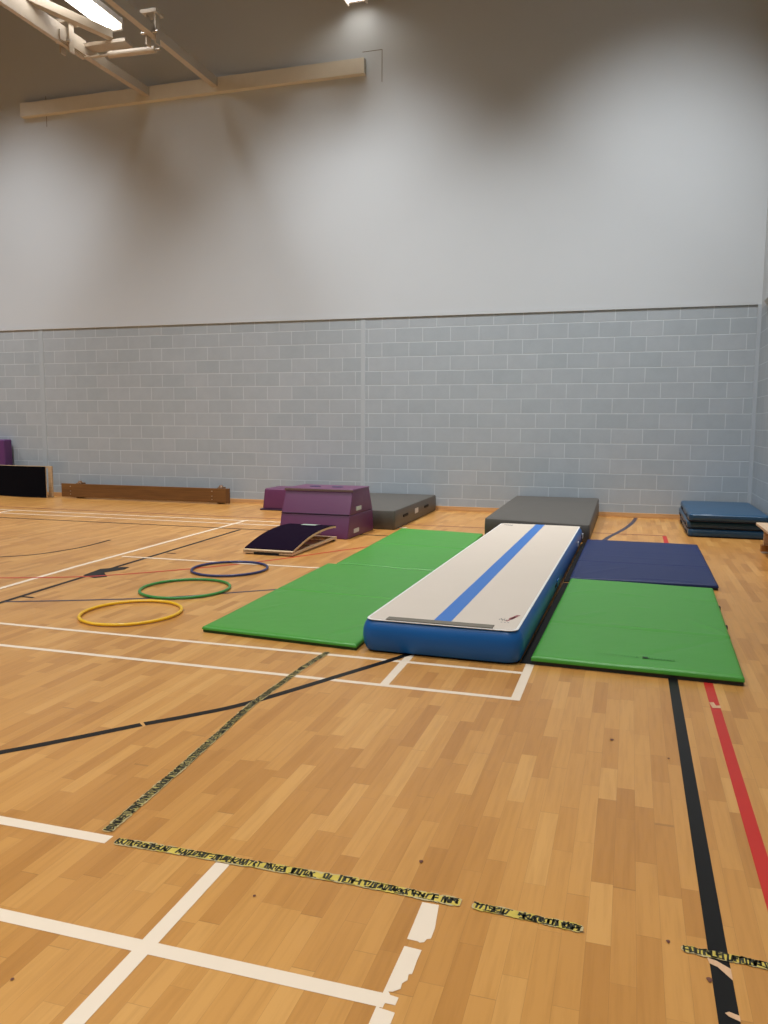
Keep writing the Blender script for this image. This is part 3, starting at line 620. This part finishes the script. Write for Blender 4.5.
# ------------------------------------------------------------------ worn printed tape on the floor
def tape(label, pts, wd, m, seed, density=1.0, gloss=(), z=0.0026):
    rnd = random.Random(seed); cxy = pts[0]
    P = [Vector(p) for p in pts]; seg = [(a, b, (b-a).length) for a, b in zip(P, P[1:])]; tot = sum(s[2] for s in seg)
    def at_(t):
        for a, b, l in seg:
            if t <= l: d = (b-a)/l; return a+d*t, d
            t -= l
        a, b, l = seg[-1]; return b, (b-a)/l
    # residue with ragged edges
    def ragged(wd, rag, z, t0, t1, step=0.006):
        bm = bmesh.new(); prev = None; t = t0; o1 = o2 = 0.0
        while t <= t1:
            p, d = at_(t); s = Vector((-d.y, d.x)); e = min(1.0, (t-t0)/0.010+0.3, (t1-t)/0.010+0.3)
            o1 = o1*0.7+rnd.uniform(-rag, rag); o2 = o2*0.7+rnd.uniform(-rag, rag)
            nick = -wd*0.22 if rnd.random() < 0.06 else 0
            a = p+s*(wd/2*e+o1+nick); b = p-s*(wd/2*e+o2)
            va, vb = bm.verts.new((a.x, a.y, z)), bm.verts.new((b.x, b.y, z))
            if prev: bm.faces.new((prev[0], prev[1], vb, va))
            prev = (va, vb); t += step
        return bm
    root = empty('floor_tape', label, 'tape', (0, 0, 0), 0, 'worn yellow tape strips stuck to the floor')
    obj('residue', ragged(wd*1.12, 0.0020, z, 0, tot), M_TAPE_W, root)
    obj('tape_strip', ragged(wd*0.94, 0.0026, z+0.0003, 0.004, tot-0.004), m, root)
    bm = bmesh.new(); t = 0.008
    def quad(a, b, th):
        d = b-a
        if d.length < 1e-5: return
        d.normalize(); s = Vector((-d.y, d.x))*th/2; a = a-d*th*0.4; b = b+d*th*0.4
        bm.faces.new([bm.verts.new((q.x, q.y, z+0.0006)) for q in (a+s, b+s, b-s, a-s)])
    SH = (((0, -1, 0, 1), (0, 1, 1, 1), (1, 1, 1, -1)), ((0, -1, 0, 1), (0, 0, 1, 0), (0, 1, 1, 1)), ((0, -1, 0.5, 1), (0.5, 1, 1, -1), (0.2, -0.2, 0.8, -0.2)),
          ((0, 1, 0, -1), (0, -1, 1, -1), (1, -1, 1, 1)), ((0, -1, 0, 1), (1, -1, 1, 1), (0, 1, 1, -1)), ((0, 1, 1, 1), (0.5, 1, 0.5, -1)), ((0, -1, 0, 1), (0, 0, 1, 1), (0, 0, 1, -1)),
          ((1, 1, 0, 1), (0, 1, 0, 0), (0, 0, 1, 0), (1, 0, 1, -1), (1, -1, 0, -1)))
    while t < tot-0.012:
        p, d = at_(t); s = Vector((-d.y, d.x)); hgt = wd*rnd.uniform(0.26, 0.40); gw = rnd.uniform(0.007, 0.012)
        if not any(g0 < t < g1 for g0, g1 in gloss) and rnd.random() < density:
            off = rnd.uniform(-0.05, 0.05)*wd
            for x0, y0, x1, y1 in rnd.choice(SH):
                if rnd.random() < 0.08: continue
                j = lambda: rnd.uniform(-0.0034, 0.0034)
                quad(p+d*(x0*gw+j())+s*(y0*hgt+off+j()), p+d*(x1*gw+j())+s*(y1*hgt+off+j()), rnd.uniform(0.0042, 0.0078))
            if rnd.random() < 0.65:      # smears between the letters
                a = p+s*rnd.choice((-1, 1))*wd*0.42; quad(a, a+d*rnd.uniform(0.008, 0.03), rnd.uniform(0.002, 0.0045))
        t += gw+rnd.uniform(0.003, 0.0055)
    obj('worn_lettering', bm, M_TAPE_K, root)
    return root
tape('long worn yellow tape across the floor with black lettering', [(-1.575, 2.145), (-1.15, 2.153), (-0.76, 2.158), (-0.412, 2.147)], 0.036, M_TAPE_Y, 3, 0.97, ((0.20, 0.225), (0.70, 0.72), (0.75, 0.775), (1.08, 1.10)))
tape('short torn yellow tape piece right of the long strip\'s end', [(-0.385, 2.147), (-0.25, 2.14), (-0.072, 2.128)], 0.032, M_TAPE_Y, 8, 1.0, ((0.10, 0.125),))
tape('worn yellow tape crossing the black line at lower right', [(0.178, 2.126), (0.30, 2.120), (0.45, 2.113), (1.0, 2.09)], 0.028, M_TAPE_Y, 12, 1.0)
tape('olive worn tape running away from the camera toward the green mat', [(-1.640, 2.185), (-1.676, 2.787), (-1.728, 3.448), (-1.722, 4.105), (-1.70, 4.42)], 0.036, M_TAPE_O, 5, 1.0)

# ------------------------------------------------------------------ folding goal frame on the wall
gf = empty('basketball_goal_frame', 'cream steel goal frame with two arms reaching out from a wall beam', 'goal frame', (-7.4, YB, 6.9), 0)
gf_inv = Vector((-7.4, YB, 6.9))
def gp(name, bm, m=M_CREAM, parent=gf):
    bmesh.ops.translate(bm, vec=-gf_inv, verts=bm.verts); return obj(name, bm, m, parent)
gp('wall_beam', box(-10.62, -4.16, YB-0.12, YB-0.013, 6.78, 7.01, bev=0.006), M_BEAM)
gp('arm', bar(bmesh.new(), (-6.74, YB-0.12, 6.93), (-6.74, 6.8, 6.93), 0.10, 0.15))
gp('arm', bar(bmesh.new(), (-8.02, YB-0.12, 6.92), (-8.10, 10.3, 6.92), 0.10, 0.14))
gp('arm_extension', bar(bmesh.new(), (-8.10, 10.9, 6.95), (-8.14, 6.8, 6.98), 0.07, 0.26))
gp('diagonal_brace', bar(bmesh.new(), (-8.45, 8.9, 7.17), (-7.60, 10.86, 7.09), 0.11, 0.12))
gp('cross_member', bar(bmesh.new(), (-8.08, 10.93, 6.99), (-7.35, 10.95, 6.99), 0.22, 0.05))
b_ = bmesh.new(); cyl(b_, (-7.62, 10.83, 6.80), (-6.86, 10.87, 6.80), 0.048, 18); gp('cross_sleeve', b_)
b_ = bmesh.new(); cyl(b_, (-8.03, 10.81, 6.80), (-6.78, 10.875, 6.80), 0.018, 12); gp('cross_rod', b_)
for x, y in ((-6.74, 10.62), (-8.10, 10.50)):
    k = gp('hinge_clamp', bx(bmesh.new(), x-0.14, x+0.12, y-0.09, y+0.12, 7.14, 7.19, bev=0.004))
    for s in (-0.075, 0.075):
        gp('clamp_plate', bx(bmesh.new(), x+s-0.012, x+s+0.012, y-0.05, y+0.06, 6.74, 7.15, bev=0.002), parent=gf)
    b_ = bmesh.new(); cyl(b_, (x-0.13, y-0.07, 6.88), (x+0.13, y-0.07, 6.88), 0.018, 10); gp('clamp_bolt', b_, M_STEEL)

# ------------------------------------------------------------------ ceiling light fittings
def fitting(label, x, y0, y1, z, rz=0.0, W2=0.15, skirt=0.06):
    r_ = empty('light_fitting', label, 'light fitting', (x, (y0+y1)/2, z), rz, 'white strip light fittings')
    L_ = y1-y0
    bm = bmesh.new(); bx(bm, -W2, W2, -L_/2, L_/2, 0.05, 0.11, bev=0.004)
    for s in (-1, 1): bx(bm, s*W2-0.008, s*W2+0.008, -L_/2, L_/2, -skirt, 0.07)
    obj('housing', bm, M_LAMPH, r_)
    for s in (-1, 1): obj('end_cap', box(-W2-0.01, W2+0.01, s*L_/2-0.02, s*L_/2+0.02, -0.065, 0.11, bev=0.004), M_LAMPH, r_)
    for s in (-W2*0.5, W2*0.5):
        b_ = bmesh.new(); cyl(b_, (s, -L_/2+0.03, 0.0), (s, L_/2-0.03, 0.0), W2*0.3, 14); obj('tube', b_, M_GLOW, r_)
    for s in (-1, 1):
        b_ = bmesh.new(); cyl(b_, (0, s*L_/3, 0.1), (0, s*L_/3, ZC-z-0.01), 0.008, 8); obj('suspension_rod', b_, M_STEEL, r_)
    return r_
fitting('bright strip light fitting hanging above the goal frame arms', -7.74, 9.3, 11.10, 7.33, W2=0.17, skirt=-0.02)
fitting('bright strip light fitting at the top edge, right of the goal beam', -4.24, 10.9, 12.36, 7.86, skirt=0.11)
